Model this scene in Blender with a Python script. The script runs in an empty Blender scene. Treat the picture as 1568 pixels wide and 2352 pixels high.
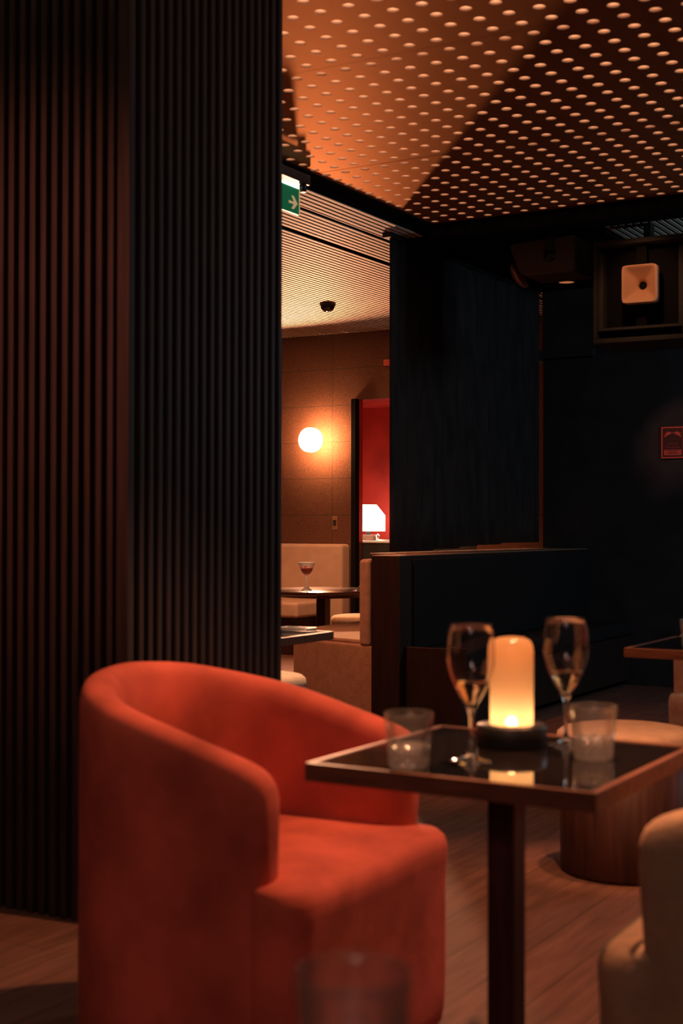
import bpy, bmesh, math, random
from math import pi, sin, cos, radians
from mathutils import Vector, Matrix

random.seed(7)
SC = bpy.context.scene
COL = SC.collection

# ------------------------------------------------------------------ helpers
class MB:
    """collects shapes and links them as one mesh object"""
    def __init__(self):
        self.v = []; self.f = []; self.s = []
    def add(self, vs, fs, smooth=False):
        b = len(self.v)
        self.v += [tuple(p) for p in vs]
        for f in fs:
            self.f.append(tuple(b + i for i in f)); self.s.append(smooth)
        return self
    def box(self, x0, x1, y0, y1, z0, z1):
        v = [(x0,y0,z0),(x1,y0,z0),(x1,y1,z0),(x0,y1,z0),(x0,y0,z1),(x1,y0,z1),(x1,y1,z1),(x0,y1,z1)]
        f = [(0,3,2,1),(4,5,6,7),(0,1,5,4),(1,2,6,5),(2,3,7,6),(3,0,4,7)]
        return self.add(v, f)
    def prism(self, pts, z0, z1, axis='z', smooth=False):
        n = len(pts)
        def P(a, b, h):
            return (a, b, h) if axis == 'z' else ((a, h, b) if axis == 'y' else (h, a, b))
        v = [P(a, b, z0) for a, b in pts] + [P(a, b, z1) for a, b in pts]
        f = [tuple(range(n))[::-1], tuple(range(n, 2*n))]
        for i in range(n):
            j = (i+1) % n
            f.append((i, j, n+j, n+i))
        return self.add(v, f, smooth)
    def lathe(self, prof, seg=48, c=(0,0,0), mod=None, smooth=True, caps=(False, False), axis='z'):
        vs = []; fs = []
        n = len(prof)
        for k, (r, z) in enumerate(prof):
            for i in range(seg):
                a = 2*pi*i/seg
                rr = r*(mod(a, z, k) if mod else 1)
                p = (rr*cos(a), rr*sin(a), z)
                if axis == 'y': p = (p[0], -p[2], p[1])
                if axis == 'x': p = (-p[2], p[0], p[1])
                vs.append((c[0]+p[0], c[1]+p[1], c[2]+p[2]))
        for k in range(n-1):
            for i in range(seg):
                j = (i+1) % seg
                fs.append((k*seg+i, k*seg+j, (k+1)*seg+j, (k+1)*seg+i))
        if caps[0]: fs.append(tuple(range(seg))[::-1])
        if caps[1]: fs.append(tuple(range((n-1)*seg, n*seg)))
        return self.add(vs, fs, smooth)
    def tube(self, pts, r, seg=10):
        pts = [Vector(p) for p in pts]
        vs = []; fs = []
        n = len(pts)
        for k, p in enumerate(pts):
            d = (pts[min(k+1, n-1)] - pts[max(k-1, 0)]).normalized()
            u = d.cross(Vector((0, 0, 1)) if abs(d.z) < .9 else Vector((1, 0, 0))).normalized()
            w = d.cross(u)
            rr = r[k] if isinstance(r, (list, tuple)) else r
            for i in range(seg):
                a = 2*pi*i/seg
                vs.append(p + u*rr*cos(a) + w*rr*sin(a))
        for k in range(n-1):
            for i in range(seg):
                j = (i+1) % seg
                fs.append((k*seg+i, k*seg+j, (k+1)*seg+j, (k+1)*seg+i))
        fs.append(tuple(range(seg))[::-1]); fs.append(tuple(range((n-1)*seg, n*seg)))
        return self.add(vs, fs, True)
    def build(self, name, material, parent=None, bevel=0, seg=2, subsurf=0):
        me = bpy.data.meshes.new(name)
        me.from_pydata(self.v, [], self.f)
        me.polygons.foreach_set('use_smooth', self.s)
        bm = bmesh.new(); bm.from_mesh(me)
        bmesh.ops.recalc_face_normals(bm, faces=bm.faces); bm.to_mesh(me); bm.free()
        me.update()
        o = bpy.data.objects.new(name, me)
        COL.objects.link(o)
        if material: me.materials.append(material)
        if parent: o.parent = parent
        if bevel:
            m = o.modifiers.new('bevel', 'BEVEL'); m.width = bevel; m.segments = seg
            m.limit_method = 'ANGLE'; m.angle_limit = radians(40)
            me.polygons.foreach_set('use_smooth', [True]*len(me.polygons))
            w = o.modifiers.new('wn', 'WEIGHTED_NORMAL')
        if subsurf:
            m = o.modifiers.new('sub', 'SUBSURF'); m.levels = subsurf; m.render_levels = subsurf
            me.polygons.foreach_set('use_smooth', [True]*len(me.polygons))
        return o

def thing(name, label, cat, loc=(0,0,0), rz=0, group=None):
    o = bpy.data.objects.new(name, None); COL.objects.link(o)
    o.location = loc; o.rotation_euler = (0, 0, rz); o.empty_display_size = .1
    o['label'] = label; o['category'] = cat
    if group: o['group'] = group
    return o
def tag(o, label, cat, group=None):
    o['label'] = label; o['category'] = cat
    if group: o['group'] = group
    return o
def struct(o, label=None):
    o['kind'] = 'structure'
    if label: o['label'] = label
    return o
def dup(root, loc, rz=0, label=None, skip=()):
    r = root.copy(); COL.objects.link(r); r.location = loc; r.rotation_euler = (0, 0, rz)
    if label: r['label'] = label
    for ch in list(root.children):
        if ch.name.split('.')[0] in skip: continue
        c = ch.copy(); COL.objects.link(c); c.parent = r
        for g in list(ch.children):
            d = g.copy(); COL.objects.link(d); d.parent = c
    return r

# ------------------------------------------------------------------ materials
def mat(name, color, rough=.6, metal=0, sheen=0, spec=.5, noise=None, bump=None, coat=0, trans=0, ior=1.5, emit=None, estr=0):
    m = bpy.data.materials.new(name); m.use_nodes = True
    nt = m.node_tree; b = nt.nodes['Principled BSDF']
    b.inputs['Base Color'].default_value = (*color, 1)
    b.inputs['Roughness'].default_value = rough
    b.inputs['Metallic'].default_value = metal
    b.inputs['Specular IOR Level'].default_value = spec
    b.inputs['Sheen Weight'].default_value = sheen
    b.inputs['Sheen Roughness'].default_value = .45
    if sheen: b.inputs['Sheen Tint'].default_value = (*[min(1, c*1.3+.05) for c in color], 1)
    b.inputs['Coat Weight'].default_value = coat
    b.inputs['Transmission Weight'].default_value = trans
    b.inputs['IOR'].default_value = ior
    if emit:
        b.inputs['Emission Color'].default_value = (*emit, 1); b.inputs['Emission Strength'].default_value = estr
    tc = nt.nodes.new('ShaderNodeTexCoord')
    if noise:
        scale, amount, stretch = noise
        mp = nt.nodes.new('ShaderNodeMapping'); mp.inputs['Scale'].default_value = stretch
        nt.links.new(tc.outputs['Object'], mp.inputs['Vector'])
        n = nt.nodes.new('ShaderNodeTexNoise'); n.inputs['Scale'].default_value = scale; n.inputs['Detail'].default_value = 5
        nt.links.new(mp.outputs['Vector'], n.inputs['Vector'])
        r = nt.nodes.new('ShaderNodeValToRGB')
        r.color_ramp.elements[0].position = .3; r.color_ramp.elements[1].position = .7
        r.color_ramp.elements[0].color = (*[c*(1-amount) for c in color], 1)
        r.color_ramp.elements[1].color = (*[min(1, c*(1+amount)) for c in color], 1)
        nt.links.new(n.outputs['Fac'], r.inputs['Fac'])
        nt.links.new(r.outputs['Color'], b.inputs['Base Color'])
    if bump:
        scale, strength = bump
        n2 = nt.nodes.new('ShaderNodeTexNoise'); n2.inputs['Scale'].default_value = scale; n2.inputs['Detail'].default_value = 3
        nt.links.new(tc.outputs['Object'], n2.inputs['Vector'])
        bp = nt.nodes.new('ShaderNodeBump'); bp.inputs['Strength'].default_value = strength; bp.inputs['Distance'].default_value = .01
        nt.links.new(n2.outputs['Fac'], bp.inputs['Height'])
        nt.links.new(bp.outputs['Normal'], b.inputs['Normal'])
    return m

def emission(name, color, strength, sample=True):
    m = bpy.data.materials.new(name); m.use_nodes = True
    nt = m.node_tree; nt.nodes.clear()
    e = nt.nodes.new('ShaderNodeEmission'); e.inputs['Color'].default_value = (*color, 1); e.inputs['Strength'].default_value = strength
    out = nt.nodes.new('ShaderNodeOutputMaterial'); nt.links.new(e.outputs[0], out.inputs['Surface'])
    m.cycles.emission_sampling = 'FRONT' if sample else 'NONE'
    return m

def floor_mat():
    m = mat('oak_planks', (.26,.17,.115), rough=.7, spec=.2)
    nt = m.node_tree; b = nt.nodes['Principled BSDF']; tc = nt.nodes['Texture Coordinate'] if 'Texture Coordinate' in nt.nodes else nt.nodes.new('ShaderNodeTexCoord')
    mp = nt.nodes.new('ShaderNodeMapping'); mp.inputs['Rotation'].default_value = (0, 0, pi/2)
    nt.links.new(tc.outputs['Object'], mp.inputs['Vector'])
    br = nt.nodes.new('ShaderNodeTexBrick')
    br.inputs['Scale'].default_value = 1; br.inputs['Brick Width'].default_value = 1.4; br.inputs['Row Height'].default_value = .16
    br.inputs['Mortar Size'].default_value = .002; br.inputs['Mortar'].default_value = (.07,.037,.028,1)
    br.inputs['Color1'].default_value = (.165,.085,.065,1); br.inputs['Color2'].default_value = (.13,.066,.05,1)
    nt.links.new(mp.outputs['Vector'], br.inputs['Vector'])
    mp2 = nt.nodes.new('ShaderNodeMapping'); mp2.inputs['Scale'].default_value = (16, 1.6, 1)
    nt.links.new(tc.outputs['Object'], mp2.inputs['Vector'])
    n = nt.nodes.new('ShaderNodeTexNoise'); n.inputs['Scale'].default_value = 2.2; n.inputs['Detail'].default_value = 6
    nt.links.new(mp2.outputs['Vector'], n.inputs['Vector'])
    mx = nt.nodes.new('ShaderNodeMix'); mx.data_type = 'RGBA'; mx.blend_type = 'MULTIPLY'; mx.inputs[0].default_value = .55
    nt.links.new(br.outputs['Color'], mx.inputs[6]); nt.links.new(n.outputs['Color'], mx.inputs[7])
    cr = nt.nodes.new('ShaderNodeValToRGB'); cr.color_ramp.elements[0].color = (.35,.35,.35,1); cr.color_ramp.elements[1].color = (1.5,1.5,1.5,1)
    cr.color_ramp.elements[0].position = .25; cr.color_ramp.elements[1].position = .75
    nt.links.new(n.outputs['Fac'], cr.inputs['Fac']); nt.links.new(cr.outputs['Color'], mx.inputs[7])
    nt.links.new(mx.outputs[2], b.inputs['Base Color'])
    return m

def textile_wall_mat():
    """woven wall covering in 0.36 m courses with one vertical seam"""
    m = mat('woven_wall_panels', (.30,.17,.10), rough=.9)
    nt = m.node_tree; b = nt.nodes['Principled BSDF']
    geo = nt.nodes.new('ShaderNodeNewGeometry')
    sep = nt.nodes.new('ShaderNodeSeparateXYZ'); nt.links.new(geo.outputs['Position'], sep.inputs[0])
    def math_(op, a, bb=None):
        n = nt.nodes.new('ShaderNodeMath'); n.operation = op
        for i, x in enumerate((a, bb)):
            if x is None: continue
            if isinstance(x, (int, float)): n.inputs[i].default_value = x
            else: nt.links.new(x, n.inputs[i])
        return n.outputs[0]
    def seam(coord, off, period, width):
        t = math_('SUBTRACT', coord, off); t = math_('DIVIDE', t, period)
        fr = math_('FRACT', math_('ADD', t, 100.5)); d = math_('ABSOLUTE', math_('SUBTRACT', fr, .5))
        return math_('LESS_THAN', math_('MULTIPLY', d, period), width)
    sz = seam(sep.outputs[2], 1.24, .3345, .003)
    sx = seam(sep.outputs[0], -6.451, 1.2, .003)
    s = math_('MAXIMUM', sz, sx)
    n = nt.nodes.new('ShaderNodeTexNoise'); n.inputs['Scale'].default_value = 120; n.inputs['Detail'].default_value = 3
    nt.links.new(geo.outputs['Position'], n.inputs['Vector'])
    cr = nt.nodes.new('ShaderNodeValToRGB'); cr.color_ramp.elements[0].position = .35; cr.color_ramp.elements[1].position = .68
    cr.color_ramp.elements[0].color = (.075,.030,.017,1); cr.color_ramp.elements[1].color = (.16,.066,.038,1)
    nt.links.new(n.outputs['Fac'], cr.inputs['Fac'])
    mx = nt.nodes.new('ShaderNodeMix'); mx.data_type = 'RGBA'; mx.blend_type = 'MIX'
    nt.links.new(s, mx.inputs[0]); nt.links.new(cr.outputs['Color'], mx.inputs[6]); mx.inputs[7].default_value = (.05,.03,.02,1)
    nt.links.new(mx.outputs[2], b.inputs['Base Color'])
    bp = nt.nodes.new('ShaderNodeBump'); bp.inputs['Strength'].default_value = .3; bp.inputs['Distance'].default_value = .004
    nt.links.new(n.outputs['Fac'], bp.inputs['Height']); nt.links.new(bp.outputs['Normal'], b.inputs['Normal'])
    return m

M_floor = floor_mat()
M_wall = textile_wall_mat()
M_black = mat('matt_black_paint', (.036,.037,.040), rough=.8, spec=.2, noise=(6,.25,(1,1,1)))
M_batten = mat('dark_stained_battens', (.032,.025,.024), rough=.62, spec=.3, noise=(9,.3,(6,6,.4)))
M_core = mat('black_felt_backing', (.011,.011,.012), rough=1, spec=0)
M_perf = mat('perforated_walnut_board', (.17,.065,.026), rough=.65, spec=0, noise=(3,.22,(4,.6,1)))
def lacquer(m, color, rough, fac):
    nt = m.node_tree; b = nt.nodes['Principled BSDF']; out = nt.nodes['Material Output']
    g = nt.nodes.new('ShaderNodeBsdfGlossy'); g.inputs['Color'].default_value = (*color, 1); g.inputs['Roughness'].default_value = rough
    mx = nt.nodes.new('ShaderNodeMixShader'); mx.inputs[0].default_value = fac
    nt.links.new(b.outputs[0], mx.inputs[1]); nt.links.new(g.outputs[0], mx.inputs[2]); nt.links.new(mx.outputs[0], out.inputs['Surface'])
lacquer(M_perf, (1,.52,.27), .55, .175)
M_holewall = mat('lightened_hole_wall', (.85,.56,.40), rough=.7, spec=.2)  # hole sides paler than the board, standing in for light from above
M_slat = mat('pale_ceiling_slats', (.66,.55,.46), rough=.65, spec=.1, noise=(5,.12,(8,.5,1)))
M_diff = emission('ceiling_light_diffuser', (1,.60,.38), 3.6, sample=False)
M_redvelvet = mat('coral_velvet', (.50,.115,.082), rough=.85, sheen=.12, spec=.15, noise=(5,.38,(1,1,1)), bump=(14,.12))
M_beige = mat('beige_boucle', (.50,.36,.26), rough=.9, sheen=.3, spec=.15, noise=(22,.12,(1,1,1)), bump=(90,.15))
M_cream = mat('cream_upholstery', (.60,.44,.33), rough=.75, sheen=.2, spec=.25, noise=(9,.08,(1,1,1)))
M_darkwood = mat('dark_red_walnut', (.05,.02,.016), rough=.55, spec=.25, noise=(6,.4,(8,8,.6)))
M_rimwood = mat('polished_walnut_edge', (.17,.07,.042), rough=.45, spec=.3, noise=(10,.3,(1,6,6)))
M_blackglass = mat('black_glass_inlay', (.012,.010,.010), rough=.03, spec=.6)
M_glass = mat('clear_glass', (1,1,1), rough=0, trans=1, ior=1.5)
def thin_glass(name, body, rough, tint=(1,1,1), base=.04, gmul=.9):
    m = bpy.data.materials.new(name); m.use_nodes = True
    nt = m.node_tree; nt.nodes.clear()
    tp = nt.nodes.new('ShaderNodeBsdfTransparent'); tp.inputs['Color'].default_value = (*[c*.97 for c in tint], 1)
    gl = nt.nodes.new('ShaderNodeBsdfGlossy'); gl.inputs['Roughness'].default_value = rough
    df = nt.nodes.new('ShaderNodeBsdfTranslucent'); df.inputs['Color'].default_value = (.9,.88,.85,1)
    df2 = nt.nodes.new('ShaderNodeBsdfDiffuse'); df2.inputs['Color'].default_value = (.9,.88,.85,1)
    ad = nt.nodes.new('ShaderNodeMixShader'); ad.inputs[0].default_value = .5
    nt.links.new(df.outputs[0], ad.inputs[1]); nt.links.new(df2.outputs[0], ad.inputs[2])
    mx = nt.nodes.new('ShaderNodeMixShader'); mx.inputs[0].default_value = body
    nt.links.new(tp.outputs[0], mx.inputs[1]); nt.links.new(ad.outputs[0], mx.inputs[2])
    lw_ = nt.nodes.new('ShaderNodeLayerWeight'); lw_.inputs['Blend'].default_value = .35
    ma = nt.nodes.new('ShaderNodeMath'); ma.operation = 'MULTIPLY_ADD'; ma.inputs[1].default_value = gmul; ma.inputs[2].default_value = base
    ma.use_clamp = True
    nt.links.new(lw_.outputs['Fresnel'], ma.inputs[0])
    m2 = nt.nodes.new('ShaderNodeMixShader'); nt.links.new(ma.outputs[0], m2.inputs[0])
    nt.links.new(mx.outputs[0], m2.inputs[1]); nt.links.new(gl.outputs[0], m2.inputs[2])
    ou = nt.nodes.new('ShaderNodeOutputMaterial'); nt.links.new(m2.outputs[0], ou.inputs['Surface'])
    return m
M_thin = thin_glass('thin_ribbed_glass', .045, .05, base=.03, gmul=.4)
M_crystal = thin_glass('cut_crystal', .66, .14, base=.20, gmul=.4)
M_bowl = thin_glass('thin_bowl_glass', .05, .05, base=.05, gmul=.4)
M_rimwhite = thin_glass('glint_whitened_rim', .85, .12, base=.12, gmul=.4)  # whitened glass paints the lamp glint on the coupe rim
M_wine = mat('pale_sparkling_wine', (1,.80,.50), rough=0, trans=1, ior=1.33)
M_water = mat('melted_ice_water', (1,.95,.9), rough=0, trans=1, ior=1.33)
M_drink = mat('red_cocktail', (.85,.10,.06), rough=.06, spec=.5)
M_cherry = mat('dark_cherry_skin', (.10,.008,.012), rough=.2, spec=.6)
M_blackplastic = mat('black_plastic', (.025,.024,.024), rough=.45, spec=.4)
M_metal = mat('blackened_steel', (.05,.05,.055), rough=.4, metal=.8)
M_curtain = mat('black_wool_curtain', (.034,.032,.033), rough=.95, spec=.1, noise=(14,.3,(1,1,.3)))
M_bench = mat('black_bench_fabric', (.016,.016,.018), rough=.9, spec=.15)
M_brownpanel = mat('dark_brown_wainscot', (.027,.016,.014), rough=.55, spec=.3, noise=(5,.3,(8,8,.6)))
M_redwall = mat('red_lacquer_niche', (.55,.045,.03), rough=.55, spec=.3, noise=(3,.3,(1,1,1)))
M_green = mat('green_sign_film', (.0,.16,.07), rough=.35, emit=(0,.35,.14), estr=.16)
M_arrow = mat('photoluminescent_cream', (.80,.62,.38), rough=.5, emit=(1,.62,.3), estr=.32)
M_signred = mat('red_sign_print', (.60,.11,.075), rough=.6)
M_signdark = mat('sign_dark_ground', (.06,.022,.018), rough=.6)
M_horn = mat('tan_horn_plastic', (.62,.36,.20), rough=.5, spec=.4)
M_speaker = mat('textured_black_cabinet', (.05,.05,.046), rough=.8, spec=.25, bump=(200,.2))
M_brownspk = mat('dark_bronze_cabinet', (.11,.085,.07), rough=.7, spec=.3, bump=(200,.2))
M_brass = mat('copper_plate', (.60,.33,.20), rough=.4, metal=.6)
M_white = mat('white_card', (.8,.78,.74), rough=.5)

# ------------------------------------------------------------------ room shell
struct(MB().box(-9, 3, -3, 12, -.1, 0).build('floor', M_floor))

# back wall with the niche opening
w = MB()
w.box(-9, -6.17, 10.84, 10.90, 0, 3.2)
w.box(-6.17, -5.0, 10.84, 10.90, 2.29, 3.2)
w.box(-5.0, 3, 10.84, 10.90, 0, 3.2)
struct(w.build('wall_back', M_wall))
n = MB()
n.box(-6.8, -4.9, 11.70, 11.75, .9, 2.4); n.box(-6.85, -6.75, 10.90, 11.75, .9, 2.4)
n.box(-5.0, -4.9, 10.90, 11.75, .9, 2.4); n.box(-6.85, -4.9, 10.90, 11.75, 2.29, 2.4)
n.box(-6.174, -6.166, 10.843, 10.902, .99, 2.29)
struct(n.build('wall_niche', M_redwall))
struct(MB().box(-9.1, -9, -3, 12, 0, 3.2).build('wall_left', M_black))
struct(MB().box(3, 3.1, -3, 12, 0, 3.2).build('wall_right', M_black))
struct(MB().box(-9, 3, -3.1, -3, 0, 3.2).build('wall_front', M_black))
pb = MB()
pb.box(-3.886, 3, 9.6, 9.72, 0, 2.39)
pb.box(-3.886, 3, 9.585, 9.72, 2.45, 2.95)
pb.box(-3.60, 3, 9.66, 9.72, 2.38, 2.46)
struct(pb.build('wall_partition', M_black))
struct(MB().box(-4.02, -3.5, 9.6, 10.1, 2.375, 2.452).build('trim_1', M_black))
struct(MB().box(-6.217, -6.167, 10.775, 10.842, 0, 2.29).build('trim_2', M_core, bevel=.004))

# perforated ceiling : real holes in a 17 mm board, pitch 114 mm
P = .114; R = .023; T = .017; Z = 2.95
X0, Y0 = -2.508, 4.013
i0, i1, j0, j1 = -29, 29, -10, 22      # rows along Y, columns along X
SEG = 24
v = []; f = []; sm = []
def seam_gap(i):
    g0 = g1 = 0.0
    if i == 18: g0 = .004
    if i == 17: g1 = .004
    if i == 6: g0 = .0012
    if i == 5: g1 = .0012
    return g0, g1
for i in range(i0, i1+1):
    g0, g1 = seam_gap(i)
    for j in range(j0, j1+1):
        cx, cy = X0 + j*P, Y0 + i*P
        b = len(v); h = P/2
        for k in range(SEG):
            a = 2*pi*k/SEG; c_, s_ = cos(a), sin(a); q = max(abs(c_), abs(s_))
            sx, sy = c_/q*h, s_/q*h
            if sy < 0: sy *= (h-g0)/h
            else: sy *= (h-g1)/h
            v += [(cx+sx, cy+sy, Z), (cx+R*c_, cy+R*s_, Z), (cx+R*c_, cy+R*s_, Z+T)]
        for k in range(SEG):
            a_, b_ = b+3*k, b+3*((k+1) % SEG)
            f.append((a_, a_+1, b_+1, b_)); sm.append(False)
            f.append((a_+1, a_+2, b_+2, b_+1)); sm.append(True)
me = bpy.data.meshes.new('ceiling'); me.from_pydata(v, [], f); me.polygons.foreach_set('use_smooth', sm)
me.materials.append(M_perf); me.materials.append(M_holewall)
me.polygons.foreach_set('material_index', [1 if q else 0 for q in sm]); me.update()
ceil = bpy.data.objects.new('ceiling', me); COL.objects.link(ceil)
struct(ceil)
XA, XB = X0+(j0-.5)*P, X0+(j1+.5)*P
YA, YB = Y0+(i0-.5)*P, Y0+(i1+.5)*P
# plain board around the perforated field
pl = MB()
pl.box(XA, 3, -3, YA, Z, Z+T); pl.box(XB, 3, YA, YB, Z, Z+T); pl.box(-9, XA-.02, -3, YA, Z, Z+T)
pl.box(-3.80, XA, YA, YB, Z, Z+T)
for ys in (Y0+17.5*P, Y0+5.5*P):
    pl.box(XA, XB, ys-.026, ys+.026, Z+.0008, Z+T+.02)  # added strips above the seams block the tray light
plain = pl.build('ceiling_border', M_perf); struct(plain)
# luminous tray above the holes
lt = MB(); lt.add([(XA-.05,YA-.05,Z+.11),(XB+.05,YA-.05,Z+.11),(XB+.05,YB+.03,Z+.11),(XA-.05,YB+.03,Z+.11)], [(0,1,2,3)])
struct(lt.build('ceiling_light_tray', M_diff))
# black bulkhead behind the board, black deck above the slats
bk = MB()
bk.box(-3.895, -2.78, 7.45, 9.6, 2.885, 2.97); bk.box(-3.86, -3.70, -3, 7.4, 2.968, 3.15)  # black sheet added to darken slats by curtain; second box seals in tray light
bk.box(-3.74, 3, YB, 7.56, 2.86, 3.15)
bk.box(-9, 3, 7.40, 12, 2.965, 3.15); bk.box(-9, -3.76, -3, 7.40, 2.985, 3.15)
bk.box(-9, 3, -3, 12, 3.16, 3.2)
struct(bk.build('ceiling_deck', M_core))
# edge trim
struct(MB().box(-3.80, -3.69, -3, YB+.06, 2.938, 2.985).build('trim_3', M_core))
# slat ceiling
sl = MB(); sb = MB(); PS = .0455; WS = .025
x = -3.795; k = 0
while x > -8.95:
    if k not in (5, 13):
        sl.box(x-WS, x, -1.0, 10.84, 2.90, 2.905); sb.box(x-WS, x, -1.0, 10.84, 2.905, 2.965)
    elif k == 5:
        sl.box(x-.008, x, -1.0, 10.84, 2.902, 2.906)
    x -= PS; k += 1
x = -2.75
while x < 2.9:
    sl.box(x, x+WS, 7.56, 10.84, 2.90, 2.905); sb.box(x, x+WS, 7.56, 10.84, 2.905, 2.965); x += PS
so = struct(sl.build('ceiling_slats', M_slat))
sb.build('slat_black_sides', M_core, so)  # slat sides blackened to paint the shade in the gaps

# slatted pier at the left
core = MB()
core.box(-4.6, -2.50, 3.065, 3.842, 0, Z)
cobj = struct(core.build('wall_pier', M_core))
bt = MB(); bt.box(-2.522, -2.477, 3.04, 3.067, 0, Z)
y = 3.089
while y < 3.82:
    bt.box(-2.503, -2.475, y, y+.0215, 0, Z); y += .0425
x = -2.522 - .013
while x > -4.6:
    bt.box(x-.0225, x, 3.04, 3.067, 0, Z); x -= .0425
o = bt.build('batten_cladding', M_batten, cobj, bevel=.0025, seg=1)

# low back-to-back booth wall, its ledge and the curtain above it
lw = MB()
lw.box(-3.717, -3.54, 6.67, 9.6, 0, .975)
lw.box(-4.02, -3.717, 7.2, 9.6, .957, .972)
o = lw.build('wall_booth', M_brownpanel, bevel=.004); struct(o)
le = MB(); le.box(-4.02, -3.542, 7.2, 9.6, .973, .9775); le.box(-3.715, -3.542, 6.672, 7.2, .973, .9775)
le.build('ledge_light_strip', mat('lightened_ledge', (.42,.26,.16), .45), o)  # paler top paints the lamplight that falls along the ledge
ub = MB()
ub.box(-3.541, -3.525, 6.82, 9.6, .455, .955)
# dark bench on the room side
t = thing('booth_bench', 'low dark bench with brown end panel against the black partition', 'bench', (-3.36, 8.2, 0))
MB().box(-.165, .165, -1.44, 1.38, .05, .36).build('base', M_brownpanel, t)
MB().box(-.165, .165, -1.43, 1.38, .36, .455).build('seat', M_bench, t, bevel=.02, seg=3)
MB().box(-.178, .172, -1.475, -1.44, 0, .475).build('end_panel', M_brownpanel, t, bevel=.004)
MB().box(-.179, -.166, -1.38, 1.38, .456, .955).build('backrest', M_bench, t, bevel=.005)

# curtain with soft pleats, hem rising in steps
cu = thing('black_curtain', 'floor-length black curtain hanging from the ceiling above the low partition', 'curtain', (-3.925, 8.43, 2.9))
NY, NZ = 160, 10
v = []; f = []
hems = [(-1.2, .985), (-.55, .992), (-.18, 1.004), (.12, 1.012), (.50, 1.022)]
def hem(y):
    z = hems[0][1]
    for yy, zz in hems:
        if y >= yy: z = zz
    return z
for a in range(NY+1):
    yy = -1.17 + 2.335*a/NY
    ph = 2*pi*a/NY*14
    for b in range(NZ+1):
        tt = b/NZ
        xx = .016*sin(ph)*(.5+.5*tt) + .010*sin(ph*.37+1)
        zz = 2.9*(1-tt) + hem(yy)*tt
        v.append((xx, yy, zz-2.9))
for a in range(NY):
    for b in range(NZ):
        p = a*(NZ+1)+b
        f.append((p, p+1, p+NZ+2, p+NZ+1))
c = MB().add(v, f, True).build('fabric', M_curtain, cu)
m = c.modifiers.new('thick', 'SOLIDIFY'); m.thickness = .008
MB().box(-.03, .03, -1.2, 1.15, -.03, .0).build('curtain_track', M_metal, cu)
for q in range(9):
    MB().lathe([(.001,0),(.006,.002),(.006,.010),(.001,.012)], 10, (.034, -1.12 + q*.27, -.035)).build('track_glider', M_metal, cu)

# beige booth on the lounge side
bo = thing('booth_banquette', 'beige upholstered booth with rounded seat end and tall back cushion', 'booth', (-4.2, 8.0, 0))
plan = [(-3.79,6.86),(-3.97,6.89),(-4.17,6.95),(-4.37,7.04),(-4.53,7.16),(-4.63,7.31),(-4.69,7.53),(-4.70,7.9),(-4.70,9.55),(-3.79,9.55)]
pp = [(a+4.2, b-8.0) for a, b in plan]
bb = MB(); bb.prism(pp, .02, .462)
bb.build('seat_base', M_beige, bo, bevel=.018, seg=3)
MB().prism([(a*.985, b*.985) for a, b in pp],   .456, .485).build('seat_cushion', M_beige, bo, bevel=.014, seg=3)
MB().box(-3.79+4.2, -3.719+4.2, -1.345, 1.5, .47, .955).build('back_cushion', M_beige, bo, bevel=.022, seg=4)

# back banquette
ba = thing('wall_banquette', 'long cream banquette with tall padded back against the far wall', 'banquette', (-7.2, 10.55, 0))
MB().box(-1.7, .95, .12, .285, .12, .976).build('back_cushion', M_cream, ba, bevel=.035, seg=4)
MB().box(-1.7, .78, -.36, .12, .33, .468).build('seat_cushion', M_cream, ba, bevel=.03, seg=4)
MB().box(-1.7, .68, -.30, .12, 0, .32).build('base', M_darkwood, ba)

# ------------------------------------------------------------------ niche furniture
cab = thing('niche_cabinet', 'dark cabinet with a pale ledge under the table lamp in the red niche', 'cabinet', (-5.9, 11.3, 0))
MB().box(-.80, .85, -.36, .38, .0, .985).build('body', M_black, cab)
MB().box(-.81, .86, -.37, .39, .985, 1.003).build('ledge', M_white, cab, bevel=.003)
la = thing('table_lamp', 'glowing white faceted shade lamp on a block base in the red niche', 'lamp', (-6.29, 11.23, 1.004))
M_shade = emission('lit_lamp_shade', (1,.80,.62), 7.0)
s = MB(); s.lathe([(.165,.088),(.165,.235),(.082,.335),(.02,.335)], 8, smooth=False, caps=(False, True)); s.build('shade', M_shade, la)
MB().box(-.058,.078,-.05,.05,.0,.054).build('base', M_rimwood, la, bevel=.003)
MB().lathe([(.02,.05),(.02,.10)], 16).build('stem', M_metal, la)
MB().tube([(.08,.0,.008),(.11,-.01,.02),(.125,-.01,.045),(.105,-.01,.06),(.09,-.01,.05),(.10,-.02,.012),(.16,-.03,.006),(.24,-.02,.006)], .006).build('cord', M_white, la)

# ------------------------------------------------------------------ wall fittings
M_opal = emission('lit_opal_disc', (1,.46,.24), 3200)
M_opal_side = emission('lit_opal_rim', (1,.42,.16), 190)
sc_ = thing('wall_sconce', 'round glowing disc wall lamp on the woven far wall', 'wall lamp', (-6.546, 10.838, 1.919))
MB().lathe([(.001,0),(.004,0),(.004,.006),(.003,.010),(.003,.186),(.001,.186)], 40, (0,0,0), axis='y').build('mount', M_white, sc_)
MB().lathe([(.104,.187),(.111,.190),(.1125,.198),(.1125,.254),(.110,.256),(.1085,.254),(.1085,.198)], 48, (0,0,0), axis='y').build('rim', emission('glow_added_rim', (1,.62,.36), 5.0), sc_)  # deep rim added to shade the ceiling; its glow hides the dark side
MB().lathe([(.003,.1868),(.104,.1868)], 48, (0,0,0), axis='y').build('back_glow', M_opal_side, sc_)
MB().lathe([(.1084,.198),(.06,.1982),(.001,.1983)], 48, (0,0,0), axis='y').build('disc', M_opal, sc_)

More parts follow.
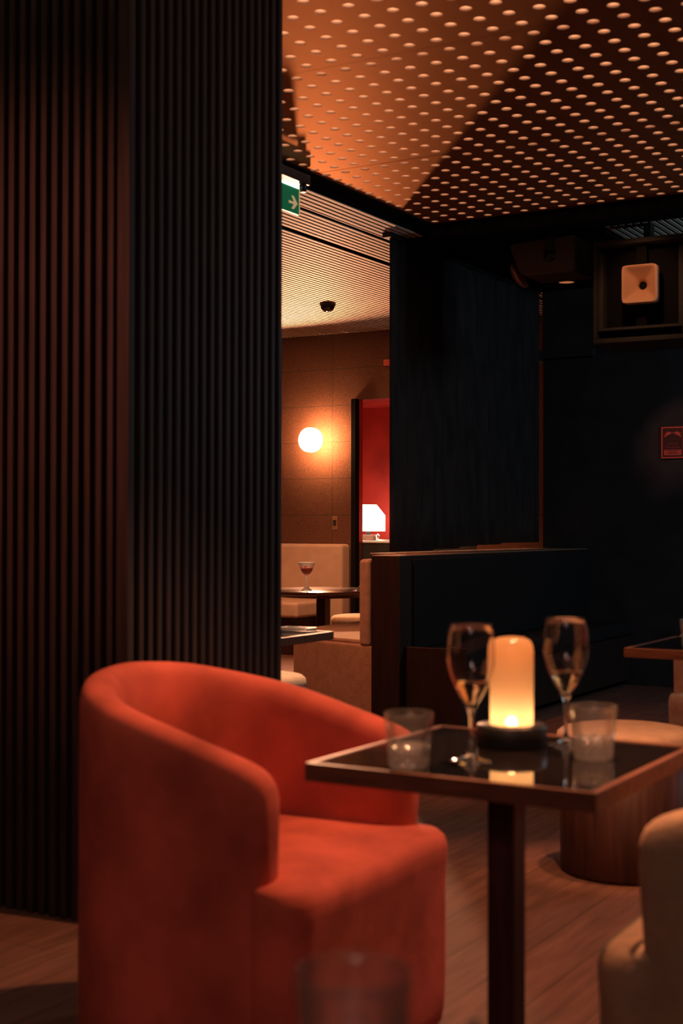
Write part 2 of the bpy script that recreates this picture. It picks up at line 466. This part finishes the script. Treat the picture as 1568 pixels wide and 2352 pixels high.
sw = thing('switch_plate', 'narrow metal switch plate on the woven wall beside the niche', 'switch', (-6.42, 10.84, 1.168))
MB().box(-.026,.026,-.008,0,-.062,.062).build('plate', M_brass, sw, bevel=.003)
MB().box(-.017,.017,-.013,-.008,-.026,.026).build('rocker', M_blackplastic, sw)
for dz in (-.045,.045):
    MB().lathe([(.0035,.008),(.0035,.0095),(.0005,.0095)], 10, (0,0,dz), axis='y').build('screw', M_metal, sw)
tag(MB().box(-5.902,-5.84,10.81,10.84,2.575,2.63).build('alarm_box', mat('red_plastic',(.6,.06,.03),.4)), 'small red box high on the wall above the niche', 'alarm box')

dc = thing('dome_camera', 'small glossy black dome camera on the slatted ceiling', 'camera', (-5.592, 9.32, 2.9))
MB().lathe([(.001,0),(.064,0),(.064,-.016),(.058,-.02)], 36).build('ring', M_blackplastic, dc)
MB().lathe([(.058,-.018),(.054,-.036),(.042,-.054),(.024,-.064),(.001,-.067)], 36).build('dome', mat('smoked_dome',(.01,.01,.01),.05,spec=.8), dc)

# exit sign hung from the ceiling trim
ex = thing('exit_sign', 'green hanging exit sign with a cream arrow beside the slatted pier', 'sign', (-3.72, 5.905, 2.85))
MB().box(-.007,.007,-.32,.0,-.132,.0).build('panel', M_green, ex, bevel=.002)
MB().box(-.009,.009,.0,.006,-.132,.0).build('edge_strip', M_arrow, ex)
# arrow drawn in the plane of the sign (y along the sign, z up)
ar = [(-.098,-.075),(-.050,-.075),(-.073,-.046),(-.052,-.046),(-.016,-.079),(-.052,-.112),(-.073,-.112),(-.050,-.087),(-.098,-.087)]
MB().prism(ar, .0072, .0086, axis='x').build('arrow', M_arrow, ex)
MB().box(-.035,.035,-.36,.07,.03,.082).build('lamp_housing', M_blackplastic, ex, bevel=.006)
MB().lathe([(.001,-.02),(.018,-.02),(.020,.012),(.012,.03),(.001,.03)], 24, (.012,.03,.012)).build('end_cap', M_metal, ex)
MB().box(-.006,.012,-.32,-.005,.0,.012).build('light_strip', emission('exit_lamp_tube',(.75,1,.85),2.2), ex)

# emergency notice on the black partition
es = thing('emergency_notice', 'small red and black emergency exit notice on the black wall', 'sign', (-2.902, 9.592, 1.735))
MB().box(-.083,.083,-.002,.008,-.112,.112).build('plate', M_signdark, es)
fr = MB()
fr.box(-.083,.083,-.004,-.002,.102,.112); fr.box(-.083,.083,-.004,-.002,-.112,-.102)
fr.box(-.083,-.073,-.004,-.002,-.102,.102); fr.box(.073,.083,-.004,-.002,-.102,.102)
fr.build('border', M_signred, es)
pic = MB()
for sg in (-1, 1):
    pts = [(sg*.014,.062),(sg*.016,.076),(sg*.040,.077),(sg*.052,.062),(sg*.064,.036),(sg*.048,.046),(sg*.030,.054)]
    if sg < 0: pts = pts[::-1]
    pic.prism(pts, -.004, -.002, axis='y')
pic.box(-.016,.016,-.004,-.002,.066,.070)
pic.box(-.064,-.054,-.004,-.002,.066,.069); pic.box(.054,.064,-.004,-.002,.066,.069)
pic.build('pictogram', M_signred, es)
def text(body, size, loc, material, parent, name):
    c = bpy.data.curves.new('lettering_curve', 'FONT'); c.body = body; c.size = size; c.align_x = 'CENTER'; c.extrude = .0006
    o = bpy.data.objects.new('lettering_curve', c); COL.objects.link(o)
    c.materials.append(material)
    bpy.context.view_layer.update()
    me = bpy.data.meshes.new_from_object(o.evaluated_get(bpy.context.evaluated_depsgraph_get()))
    o2 = bpy.data.objects.new(name, me); COL.objects.link(o2); o2.parent = parent; o2.location = loc; o2.rotation_euler = (pi/2, 0, 0)
    bpy.data.objects.remove(o); return o2
M_dimtext = mat('faded_red_text', (.30,.07,.055), rough=.6)
text('Saída de', .022, (0,-.0032,-.014), M_dimtext, es, 'lettering')
text('emergência', .022, (0,-.0032,-.040), M_dimtext, es, 'lettering')
pa = MB(); pa.box(-.062,.062,-.004,-.002,-.090,-.051); pa.build('instruction_panel', M_signred, es)
ln = MB()
for zz, wd in ((-.058,.050),(-.068,.030),(-.078,.046)):
    ln.box(-wd,wd,-.0046,-.004,zz-.0022,zz+.0022)
ln.build('instruction_lines', M_signdark, es)

# ------------------------------------------------------------------ loudspeakers
sp = thing('horn_loudspeaker', 'square black loudspeaker cabinet with a tan square horn', 'loudspeaker', (-2.495, 7.6, 2.49), radians(1.5))
W, H = .27, .296
cb = MB()
cb.box(-W,W,.0,.42,H-.028,H); cb.box(-W,W,.0,.42,-H,-H+.028)
cb.box(-W,-W+.022,.0,.42,-H+.028,H-.028); cb.box(W-.022,W,.0,.42,-H+.028,H-.028)
cb.box(-W,W,.40,.42,-H,H)
cb.build('cabinet', M_speaker, sp, bevel=.003)
MB().box(-W+.022,W-.022,.10,.12,-H+.028,H-.028).build('baffle', M_core, sp)
MB().box(-.03,.03,.05,.10,-H+.09,H-.04).build('strut', M_core, sp)
MB().box(-W+.022,W-.022,.015,.10,-H+.075,-H+.09).build('shelf', M_speaker, sp)
MB().box(-W+.022,-W+.05,.03,.10,-H+.09,H-.06).build('side_rail', M_speaker, sp)
MB().box(W-.05,W-.022,.03,.10,-H+.09,H-.06).build('side_rail', M_speaker, sp)
# square horn flaring to a round throat
hn = MB(); vs = []; fs = []
NS = 48
lv = [(0.0,1.0,.0),(.006,1.0,0.0),(.0,.96,0.0),(.010,.86,.0),(.026,.74,.02),(.046,.55,.10),(.064,.38,.45),(.078,.24,1.0),(.086,.23,1.0)]
def sqr(a, rad, rnd):
    c_, s_ = cos(a), sin(a)
    q = max(abs(c_), abs(s_))
    e = 14
    sup = (abs(c_)**e + abs(s_)**e)**(-1/e)
    k = sup*(1-rnd) + 1.0*rnd
    return c_*rad*k, s_*rad*k
HW, HH = .100, .108
for (dy, rad, rnd) in lv:
    for i in range(NS):
        a = 2*pi*i/NS
        a_, b_ = sqr(a, rad, rnd)
        if rnd >= 1: a_, b_ = a_*1.0, b_*HW/HH
        vs.append((.01+a_*HW, -.035+dy if rad < 1 or dy == 0 else .03, .027+b_*HH))
for k in range(len(lv)-1):
    for i in range(NS):
        j = (i+1) % NS
        fs.append((k*NS+i, k*NS+j, (k+1)*NS+j, (k+1)*NS+i))
fs = [q for q in fs]
# order: outer front edge, outer back edge, inner lip ... (ring 0 -> 1 is the outer wall, ring 0 -> 2 the lip)
fs2 = []
for i in range(NS):
    j = (i+1) % NS
    fs2.append((i, j, NS+j, NS+i)); fs2.append((i, j, 2*NS+j, 2*NS+i))
fs = fs2 + fs[2*NS:]
hn.add(vs, fs, True)
ho = hn.build('horn', M_horn, sp)
MB().lathe([(.001,0),(.025,0)], 24, (.01,.048,.027), axis='y').build('throat', M_core, ho)
MB().box(-.02,.02,.16,.24,H,H+.12).build('bracket', M_metal, sp)
MB().box(-.29,-.27,.05,.12,-.02,.02).build('pivot_knob', M_metal, sp)

ms = thing('angled_loudspeaker', 'dark bronze loudspeaker seen from the side hanging by one bracket', 'loudspeaker', (-3.08, 7.6, 2.73))
prof = [(-.200,.100),(-.213,.083),(-.150,-.075),(-.118,-.100),(.196,-.101),(.196,.116)]
MB().prism(prof, .0, .30, axis='y').build('cabinet', M_brownspk, ms, bevel=.006)
pr_ = MB()
hnv = []; hp = [(.001,.0),(.055,.004),(.082,.012),(.088,.018),(.084,.03),(.05,.05)]
pr_.lathe(hp, 40, (0,0,0), axis='x')
po = pr_.build('horn_flare', M_brass, ms)
po.location = (-.178, .12, -.062); po.rotation_euler = (0, radians(-27), 0)
MB().box(.02,.072,-.018,-.004,.0,.153).build('bracket', M_metal, ms, bevel=.003)
MB().lathe([(.001,.030),(.030,.028),(.032,.004),(.036,.0)], 28, (.046,0,.003), axis='y').build('knob', M_metal, ms)
MB().lathe([(.001,.034),(.012,.034),(.014,.028)], 16, (.046,0,.003), axis='y').build('bolt', M_metal, ms)

dl = thing('downlight_can', 'slim black downlight with a copper glowing mouth below the angled loudspeaker', 'spotlight', (-3.077, 7.98, 2.637))
MB().lathe([(.050,.0),(.050,.16),(.001,.16)], 32).build('housing', M_blackplastic, dl)
MB().lathe([(.001,.004),(.047,.004)], 32).build('lens', emission('copper_glow_lens',(1,.30,.12),.42), dl)
MB().lathe([(.006,.16),(.006,.247)], 10).build('stem', M_metal, dl)

# ------------------------------------------------------------------ tub chairs
def tub_chair(name, label, M, loc, rz, group):
    """local +x is the direction the chair faces; arm fronts at x = 0"""
    t = thing(name, label, 'armchair', loc, rz, group)
    A = .285; RO = .345; TH = .088; RC = RO - TH/2
    # plan centreline from the right arm front round the back to the left arm front
    st = []
    for s in (0, .012, .035, .075, .13, .20, .27):
        st.append(((-s, -RC), (0, -1), s))
    L = A
    for k in range(1, 16):
        a = k/16*pi
        st.append(((-A - RC*sin(a), -RC*cos(a)), (-sin(a), -cos(a)), L + RC*min(a, pi-a)))
    for s in (.27, .20, .13, .075, .035, .012, 0):
        st.append(((-s, RC), (0, 1), s))
    def top(s):
        T_ = [(0,.628),(.012,.650),(.035,.670),(.075,.686),(.13,.703),(.27,.742),(.45,.782),(.60,.812),(.75,.822)]
        for (a0,z0),(a1,z1) in zip(T_, T_[1:]):
            if s <= a1: return z0 + (z1-z0)*(s-a0)/(a1-a0)
        return T_[-1][1]
    v = []; f = []
    K = None
    for (p, nrm, s) in st:
        zt = top(s); th = TH/2
        if s < .03: th = TH/2*(.62 + .38*s/.035)
        fl = .022*max(0, 1 - s/.15)
        sec = [(1.0,.02),(1.0,.045),(1.0,.25),(1.0,.45),(1.0,zt-.09),(1.0,zt-.035),(.80,zt-.010),(.30,zt),(-.30,zt),(-.82,zt-.012),(-1.04,zt-.04),(-1.12,zt-.10),(-1.3,.50),(-1.5,.38),(-1.5,.20),(-1.4,.03)]
        if K is None: K = len(sec)
        for (o_, z) in sec:
            fx = fl*max(0, min(1, (z-.42)/.25))
            v.append((p[0] + nrm[0]*th*o_ + fx, p[1] + nrm[1]*th*o_, z))
    n_ = len(st)
    for i in range(n_-1):
        for k in range(K-1):
            f.append((i*K+k, i*K+k+1, (i+1)*K+k+1, (i+1)*K+k))
        f.append((i*K+K-1, i*K, (i+1)*K, (i+1)*K+K-1))
    f.append(tuple(range(K))); f.append(tuple(range((n_-1)*K, n_*K))[::-1])
    sh = MB().add(v, f, True).build('tub_shell', M, t, subsurf=1)
    # seat: T shaped block that wraps the arm fronts
    yi = RO - .024
    def plan_seat(g):
        pts = []
        F = .092 + g
        WY = RO + g*.3
        rc = .07
        # front edge with rounded corners
        for k in range(0, 7):
            a = -pi/2 + k/6*pi/2
            pts.append((F - rc + rc*cos(a), -WY + rc + rc*sin(a)))
        for q in (-.5, 0, .5):
            pts.append((F + .006*(1-q*q), q*(WY-rc)*.9))
        for k in range(0, 7):
            a = k/6*pi/2
            pts.append((F - rc + rc*cos(a), WY - rc + rc*sin(a)))
        pts.append((-.012, WY-.006)); pts.append((-.03, yi)); pts.append((-A, yi))
        for k in range(1, 10):
            a = pi/2 + k/10*pi
            pts.append((-A + yi*cos(a), yi*sin(a)))
        pts.append((-A, -yi)); pts.append((-.03, -yi)); pts.append((-.012, -WY+.006))
        return pts
    def ring_stack(levels, name):
        v = []; f = []; n = None
        for (g, z, crown) in levels:
            pts = plan_seat(g); n = len(pts)
            for (a, b) in pts:
                v.append((a, b, z))
        for l in range(len(levels)-1):
            for i in range(n):
                j = (i+1) % n
                f.append((l*n+i, l*n+j, (l+1)*n+j, (l+1)*n+i))
        # crown fill
        b0 = (len(levels)-1)*n
        cen = Vector((-.12, 0, 0))
        zt = levels[-1][1]
        prev = b0
        for sc__, dz in ((.85,.007),(.6,.013),(.3,.016)):
            s0 = len(v)
            for i in range(n):
                p = Vector(v[b0+i]); q = cen + (Vector((p.x, p.y, 0)) - cen)*sc__
                v.append((q.x, q.y, zt+dz))
            for i in range(n):
                j = (i+1) % n
                f.append((prev+i, prev+j, s0+j, s0+i))
            prev = s0
        f.append(tuple(range(prev, prev+n)))
        f.append(tuple(range(0, n))[::-1])
        return MB().add(v, f, True)
    ring_stack([(-.008,.02,0),(-.003,.05,0),(0,.12,0),(.0,.34,0),(.003,.385,0),(.004,.412,0),(-.002,.434,0),(-.016,.446,0)], 'seat').build('seat', M, t)
    ft = MB()
    ft.box(-.50,.02,-.27,.27,.0,.022)
    ft.build('plinth', M_blackplastic, t)
    return t

tub_chair('tub_chair', 'coral red velvet tub armchair at the left of the small square table', M_redvelvet, (-1.468, 2.527, 0), 0, None)
tub_chair('tub_chair', 'beige tub armchair in the lower right corner facing the coral chair', M_beige, (-.707, 2.51, 0), pi, None)
tub_chair('tub_chair', 'beige tub armchair behind the right-hand table', M_beige, (-1.375, 5.66, 0), -pi/2, None)

# ------------------------------------------------------------------ tables
def square_table(label, cx, cy, size, zt, leg=.055):
    t = thing('square_table', label, 'table', (cx, cy, 0))
    h = size/2
    rim = MB()
    rw = .012
    for (x0,x1,y0,y1) in ((-h,h,-h,-h+rw),(-h,h,h-rw,h),(-h,-h+rw,-h+rw,h-rw),(h-rw,h,-h+rw,h-rw)):
        rim.box(x0,x1,y0,y1,zt-.032,zt)
    rim.box(-h+rw,h-rw,-h+rw,h-rw,zt-.032,zt-.010)
    rim.build('rim', M_rimwood, t, bevel=.0012, seg=1)
    MB().box(-h+rw,h-rw,-h+rw,h-rw,zt-.010,zt-.0015).build('glass_inlay', M_blackglass, t)
    MB().box(-leg/2,leg/2,-leg/2,leg/2,.02,zt-.032).build('leg', M_darkwood, t, bevel=.003)
    MB().box(-.19,.19,-.19,.19,0,.02).build('foot_plate', M_metal, t, bevel=.004)
    return t
ZT = .72
square_table('small square black-topped table with the glowing lamp and glasses', -1.021, 2.345, .54, ZT, .054)
square_table('square table at right edge with one tumbler on it', -1.566+.30, 4.604+.30, .60, ZT)
square_table('square table jutting from behind the slatted pier with a glass tray', -2.80-.29, 4.72-.29, .58, ZT)
square_table('near square table below the camera carrying the blurred tumbler', -.26, .645, .60, ZT)

rt_ = thing('round_table', 'round dark pedestal table with the red cocktail in the far lounge', 'table', (-4.92, 8.15, 0))
MB().lathe([(.001,.674),(.40,.674),(.42,.680),(.42,.698),(.414,.70),(.001,.70)], 64).build('tabletop', mat('polished_dark_top',(.09,.04,.025),.12,spec=.6), rt_)
MB().lathe([(.001,.652),(.30,.652),(.33,.674)], 48).build('apron', M_darkwood, rt_)
MB().box(-.036,.036,-.036,.036,.02,.655).build('leg', M_darkwood, rt_, bevel=.003)
MB().lathe([(.001,.0),(.15,.0),(.15,.02),(.001,.024)], 48).build('foot_plate', M_metal, rt_)

# ------------------------------------------------------------------ stools
def stool(label, loc, r=.225, h=.47):
    t = thing('drum_stool', label, 'stool', loc, 0, 'round drum stools')
    MB().lathe([(.001,h-.082),(r-.01,h-.082),(r,h-.066),(r+.003,h-.04),(r,h-.016),(r-.016,h-.003),(r-.05,h+.003),(.001,h+.006)], 64).build('cushion', M_beige, t)
    MB().lathe([(.001,.0),(r-.012,.0),(r-.010,.012),(r-.010,h-.082),(.001,h-.082)], 72,
               mod=lambda a,z,k: 1+.0025*cos(a*60)).build('drum', M_darkwood, t)
    return t
s0 = stool('round beige-topped drum stool behind the small square table', (-1.50, 4.43, 0))
dup(s0, (-3.47, 5.16, 0), .2, 'pale drum stool half hidden behind the slatted pier')
dup(s0, (-5.10, 9.0, 0), .4, 'far drum stool under the round table beside the booth')

# ------------------------------------------------------------------ glassware
def tumbler_mesh():
    h = .097
    out = [(.001,0),(.030,0),(.0345,.002),(.0360,.006)]
    for k in range(1, 15): out.append((.0360+.0016*k/14, .006+.034*k/14))
    for k in range(1, 9): out.append((.0378+.0052*k/8, .042+.050*k/8))
    out += [(.0435,.0955),(.0428,.097),(.0410,.0955)]
    inn = [(.0398,.085),(.0372,.055),(.0352,.036),(.0325,.025),(.020,.021),(.001,.020)]
    prof = out + inn
    no = len(out)
    def mod(a, z, k):
        if k >= no-2: return 1
        if .006 < z <= .041:
            u = (z-.006)/.034*2*pi
            return 1 - .10*abs(sin(a*7+u*.9))*abs(sin(a*7-u*.9)) - .012*cos(u*2)
        if .043 < z < .088:
            return 1 + .011*cos(a*44)
        return 1
    base = [(.001,.0008)] + [(r_*.985, z_) for r_, z_ in out[2:18]] + [(.036,.040),(.0345,.034),(.030,.029),(.024,.032),(.016,.027),(.008,.030),(.001,.028)]
    def modb(a, z, k):
        if 2 <= k <= 16: return mod(a, z, 5)
        if k > 17: return 1 + .10*cos(a*9 + z*300)
        return 1
    return MB().lathe(prof, 176, mod=mod), MB().lathe(base, 120, mod=modb, smooth=False)
GT = 'cut glass tumblers'
def tumbler(label, loc):
    t = thing('glass_tumbler', label, 'glass', loc, 0, GT)
    tumbler_mesh()[0].build('tumbler_body', M_thin, t); tumbler_mesh()[1].build('cut_base', M_crystal, t)
    return t
zt = ZT - .0014
g0 = tumbler('cut glass tumbler near the left corner of the small square table', (-1.113, 2.132, zt))
dup(g0, (-.868, 2.385, zt), .3, 'cut glass tumbler on the right of the small table beside a flute')
dup(g0, (-1.375, 4.77, zt), .6, 'cut glass tumbler on the table at the right edge')
dup(g0, (-.502, .875, zt), .15, 'large blurred tumbler closest to the camera at the bottom')

def flute(label, loc):
    t = thing('champagne_flute', label, 'glass', loc, 0, 'champagne flutes')
    out = [(.001,0),(.036,0),(.0375,.0012),(.036,.0026),(.020,.006),(.008,.012),(.0045,.022),(.0036,.040),(.0036,.066),(.0045,.080),(.008,.094),
           (.0140,.106),(.0215,.119),(.0290,.134),(.0360,.150),(.0408,.165),(.0432,.180),(.0434,.194),(.0420,.212),(.0398,.230),(.0380,.2445),(.0376,.2455),(.0372,.2445)]
    inn = [(.0389,.230),(.0410,.212),(.0424,.194),(.0422,.180),(.0398,.165),(.0350,.150),(.0280,.134),(.0205,.119),(.0130,.106),(.006,.098),(.001,.096)]
    MB().lathe(out+inn, 64).build('flute_body', M_glass, t)
    wl = [(.001,.0975),(.0055,.0995),(.0122,.1075),(.0196,.120),(.0270,.1345),(.0318,.144),(.001,.144)]
    MB().lathe(wl, 48).build('sparkling_wine', M_wine, t)
    return t
f0 = flute('tall champagne flute left of the glowing table lamp', (-1.046, 2.245, zt))
dup(f0, (-.965, 2.500, zt), .2, 'tall champagne flute right of the glowing table lamp')

# cordless glowing lamp
tl = thing('cordless_table_lamp', 'glowing frosted glass cylinder lamp on a black puck base', 'lamp', (-1.057, 2.452, zt))
MB().lathe([(.001,0),(.064,0),(.067,.003),(.067,.037),(.064,.041),(.001,.041)], 64).build('base', M_blackplastic, tl)
M_frost = bpy.data.materials.new('frosted_amber_glass'); M_frost.use_nodes = True
nt = M_frost.node_tree; nt.nodes.clear()
tr = nt.nodes.new('ShaderNodeBsdfTranslucent'); tr.inputs['Color'].default_value = (.95,.68,.42,1)
tp = nt.nodes.new('ShaderNodeBsdfTransparent'); tp.inputs['Color'].default_value = (1,.85,.65,1)
gl = nt.nodes.new('ShaderNodeBsdfGlossy'); gl.inputs['Roughness'].default_value = .12
m1 = nt.nodes.new('ShaderNodeMixShader'); m1.inputs[0].default_value = .22
m2 = nt.nodes.new('ShaderNodeMixShader'); m2.inputs[0].default_value = .05
ou = nt.nodes.new('ShaderNodeOutputMaterial')
nt.links.new(tr.outputs[0], m1.inputs[1]); nt.links.new(tp.outputs[0], m1.inputs[2])
nt.links.new(m1.outputs[0], m2.inputs[1]); nt.links.new(gl.outputs[0], m2.inputs[2]); nt.links.new(m2.outputs[0], ou.inputs['Surface'])
MB().lathe([(.0415,.041),(.0418,.120),(.0418,.180),(.040,.193),(.035,.202),(.025,.207),(.012,.2088),(.001,.209)], 64).build('glass_shade', M_frost, tl)
MB().lathe([(.011,.041),(.010,.048),(.006,.053),(.001,.0545)], 24).build('led', emission('warm_led',(1,.58,.28),70), tl)

# red cocktail in a coupe
cp = thing('cocktail_coupe', 'stemmed coupe of red cocktail on the far round table', 'glass', (-4.919, 7.929, .7005))
def facet(a, z, k): return 1 + .06*cos(a*10)
MB().lathe([(.001,0),(.036,0),(.038,.002),(.034,.006),(.024,.014),(.012,.026),(.006,.036),(.0045,.044),(.007,.052),(.0045,.060),(.0045,.066),(.010,.074),(.012,.084),(.007,.094),(.006,.102)], 60,
           mod=lambda a,z,k: 1 + (.07*cos(a*10) if k > 2 else 0)).build('stem', M_crystal, cp)
MB().lathe([(.006,.102),(.016,.108),(.030,.120),(.040,.138),(.046,.158),(.052,.176),(.060,.192),(.0588,.1925),(.0505,.176),(.0445,.158),(.0384,.139),(.0285,.1222),(.015,.111),(.001,.108)], 64).build('bowl', M_bowl, cp)
MB().lathe([(.0522,.176),(.0602,.192),(.0588,.1927),(.0506,.1765),(.0522,.176)], 64).build('rim', M_rimwhite, cp)
MB().lathe([(.001,.1085),(.0145,.1118),(.0279,.1229),(.0376,.1395),(.0432,.1565),(.001,.1565)], 48).build('red_drink', M_drink, cp)
ch = MB(); ch.lathe([(.0005,-.0105),(.006,-.0088),(.0095,-.004),(.0105,.001),(.009,.006),(.005,.0092),(.0005,.0085)], 24)
co = ch.build('cherry', M_cherry); co.location = (-4.925, 7.925, .862)
tag(co, 'dark cherry floating in the red cocktail', 'cherry')

# glass tray and card
tr_ = thing('glass_tray', 'small clear glass tray on the table behind the slatted pier', 'tray', (-2.935, 4.655, zt))
q = MB(); q.box(-.07,.07,-.04,.04,0,.006); q.build('tray_base', M_crystal, tr_, bevel=.002)
q = MB()
q.box(-.07,.07,-.04,-.034,.0062,.016); q.box(-.07,.07,.034,.04,.0062,.016); q.box(-.07,-.064,-.034,.034,.0062,.016); q.box(.064,.07,-.034,.034,.0062,.016)
q.build('tray_rim', M_crystal, tr_, bevel=.0015)
cd = thing('menu_card', 'small white folded card at the edge of the far round table', 'card', (-4.585, 8.07, .7005), radians(20))
MB().prism([(-.022,0),(.022,0),(.002,.036),(-.002,.036)], -.025, .025, axis='y').build('folded_sheet', M_white, cd)
# dark stirrer standing by the near tumbler
st_ = MB().tube([(-.405,.884,.7215),(-.414,.893,.79)], .0042)
tag(st_.build('stirrer', M_blackplastic), 'blurred dark stick right of the tumbler nearest the camera', 'stirrer')

# ------------------------------------------------------------------ lights
def light(kind, name, loc, color, power, size=.05, aim=None, angle=60, blend=.5):
    l = bpy.data.lights.new(name, kind); l.color = color; l.energy = power; l.shadow_soft_size = size
    o = bpy.data.objects.new(name, l); COL.objects.link(o); o.location = loc
    if aim: o.rotation_euler = (Vector(aim) - Vector(loc)).to_track_quat('-Z', 'Y').to_euler()
    if kind == 'SPOT': l.spot_size = radians(angle); l.spot_blend = blend
    return o
light('SPOT', 'table_spot', (-1.0, 3.2, 2.90), (1,.37,.16), 250, .03, aim=(-1.35, 2.95, .4), angle=70, blend=.5)
light('SPOT', 'chair_fill', (-.52, 2.30, 2.90), (1,.36,.15), 150, .03, aim=(-.56, 2.42, .45), angle=23, blend=.5)  # added to brighten the beige chair seat
light('SPOT', 'glass_fill', (-.35, 1.05, 2.90), (1,.26,.12), 45, .03, aim=(-.45, .9, .7), angle=22, blend=.8)  # added so the nearest tumbler catches light
light('SPOT', 'front_fill', (-.3, -1.9, 2.7), (1,.36,.27), 62, .2, aim=(-1.8, 2.35, .45), angle=27, blend=.7)  # unseen fill added behind the camera for the coral chair's side
light('SPOT', 'pier_spot', (-3.0, .3, 2.85), (1,.25,.15), 280, .05, aim=(-2.95, 3.04, 1.6), angle=38, blend=1)
light('SPOT', 'lounge_spot', (-3.95, 5.5, 2.84), (1,.26,.11), 140, .04, aim=(-3.95, 6.1, .4), angle=80, blend=.5)
light('SPOT', 'stool_fill', (-1.3, 4.25, 2.90), (1,.37,.16), 170, .03, aim=(-1.5, 4.43, .47), angle=17, blend=.5)  # narrow beam added to lift the stool top
light('SPOT', 'pale_stool_fill', (-3.4, 5.35, 2.84), (1,.60,.34), 300, .03, aim=(-3.44, 5.16, .47), angle=22, blend=.6)  # extra beam added to whiten the stool by the pier
light('SPOT', 'booth_spot', (-5.1, 8.6, 2.86), (1,.40,.18), 250, .04, aim=(-5.6, 9.6, .5), angle=80, blend=.6)
light('SPOT', 'horn_fill', (-2.4, 7.0, 2.92), (1,.42,.22), 12, .03, aim=(-2.47, 7.6, 2.5), angle=50, blend=.8)  # added in place of ceiling glow on the horn
light('SPOT', 'notice_fill', (-2.3, 8.0, 2.84), (1,.36,.28), 44, .03, aim=(-2.88, 9.6, 1.73), angle=18, blend=1)  # added to bring up the red notice
light('POINT', 'room_fill', (.7, -1.7, 2.2), (1,.62,.52), 24, .4)
light('SPOT', 'glassware_fill', (-1.0, 2.38, 2.92), (1,.42,.20), 230, .03, aim=(-1.02, 2.34, .72), angle=17, blend=.4)  # added over the small table to brighten the glass bases
light('SPOT', 'cocktail_fill', (-4.9, 7.75, 2.86), (1,.60,.40), 230, .03, aim=(-4.92, 7.93, .8), angle=13, blend=.6)  # added to make the coupe's rim and stem shine
light('POINT', 'cool_fill', (.6, 7.9, 2.3), (.62,.84,1), 68, .3)  # unseen cool fill added to lift the black areas
light('SPOT', 'cool_lamp', (-.9, 6.9, 1.9), (.40,.85,1), 1.5, .1, aim=(-2.3, 8.0, 2.9), angle=50, blend=.8)

# ------------------------------------------------------------------ world, camera
wd = bpy.data.worlds.new('world'); SC.world = wd; wd.use_nodes = True
wd.node_tree.nodes['Background'].inputs[0].default_value = (.3,.45,.55,1)
wd.node_tree.nodes['Background'].inputs[1].default_value = .01

cam = bpy.data.cameras.new('camera'); co_ = bpy.data.objects.new('camera', cam); COL.objects.link(co_)
cam.sensor_fit = 'VERTICAL'; cam.sensor_height = 36; cam.sensor_width = 24
cam.lens = 3160/2352*36
mr = Matrix.Rotation(radians(30.37), 4, 'Z') @ Matrix.Rotation(radians(90.58), 4, 'X') @ Matrix.Rotation(radians(.1), 4, 'Z')
co_.matrix_world = Matrix.Translation((0, 0, 1.14)) @ mr
cam.dof.use_dof = True; cam.dof.focus_distance = 14.0; cam.dof.aperture_fstop = 4.2
cam.clip_start = .05
SC.camera = co_

SC.view_settings.view_transform = 'Standard'; SC.view_settings.look = 'None'
SC.view_settings.gamma = 1; SC.view_settings.exposure = 0; SC.view_settings.use_curve_mapping = False
SC.cycles.use_denoising = True
SC.cycles.max_bounces = 14; SC.cycles.transmission_bounces = 12; SC.cycles.sample_clamp_indirect = 4
SC.cycles.caustics_reflective = False; SC.cycles.caustics_refractive = False
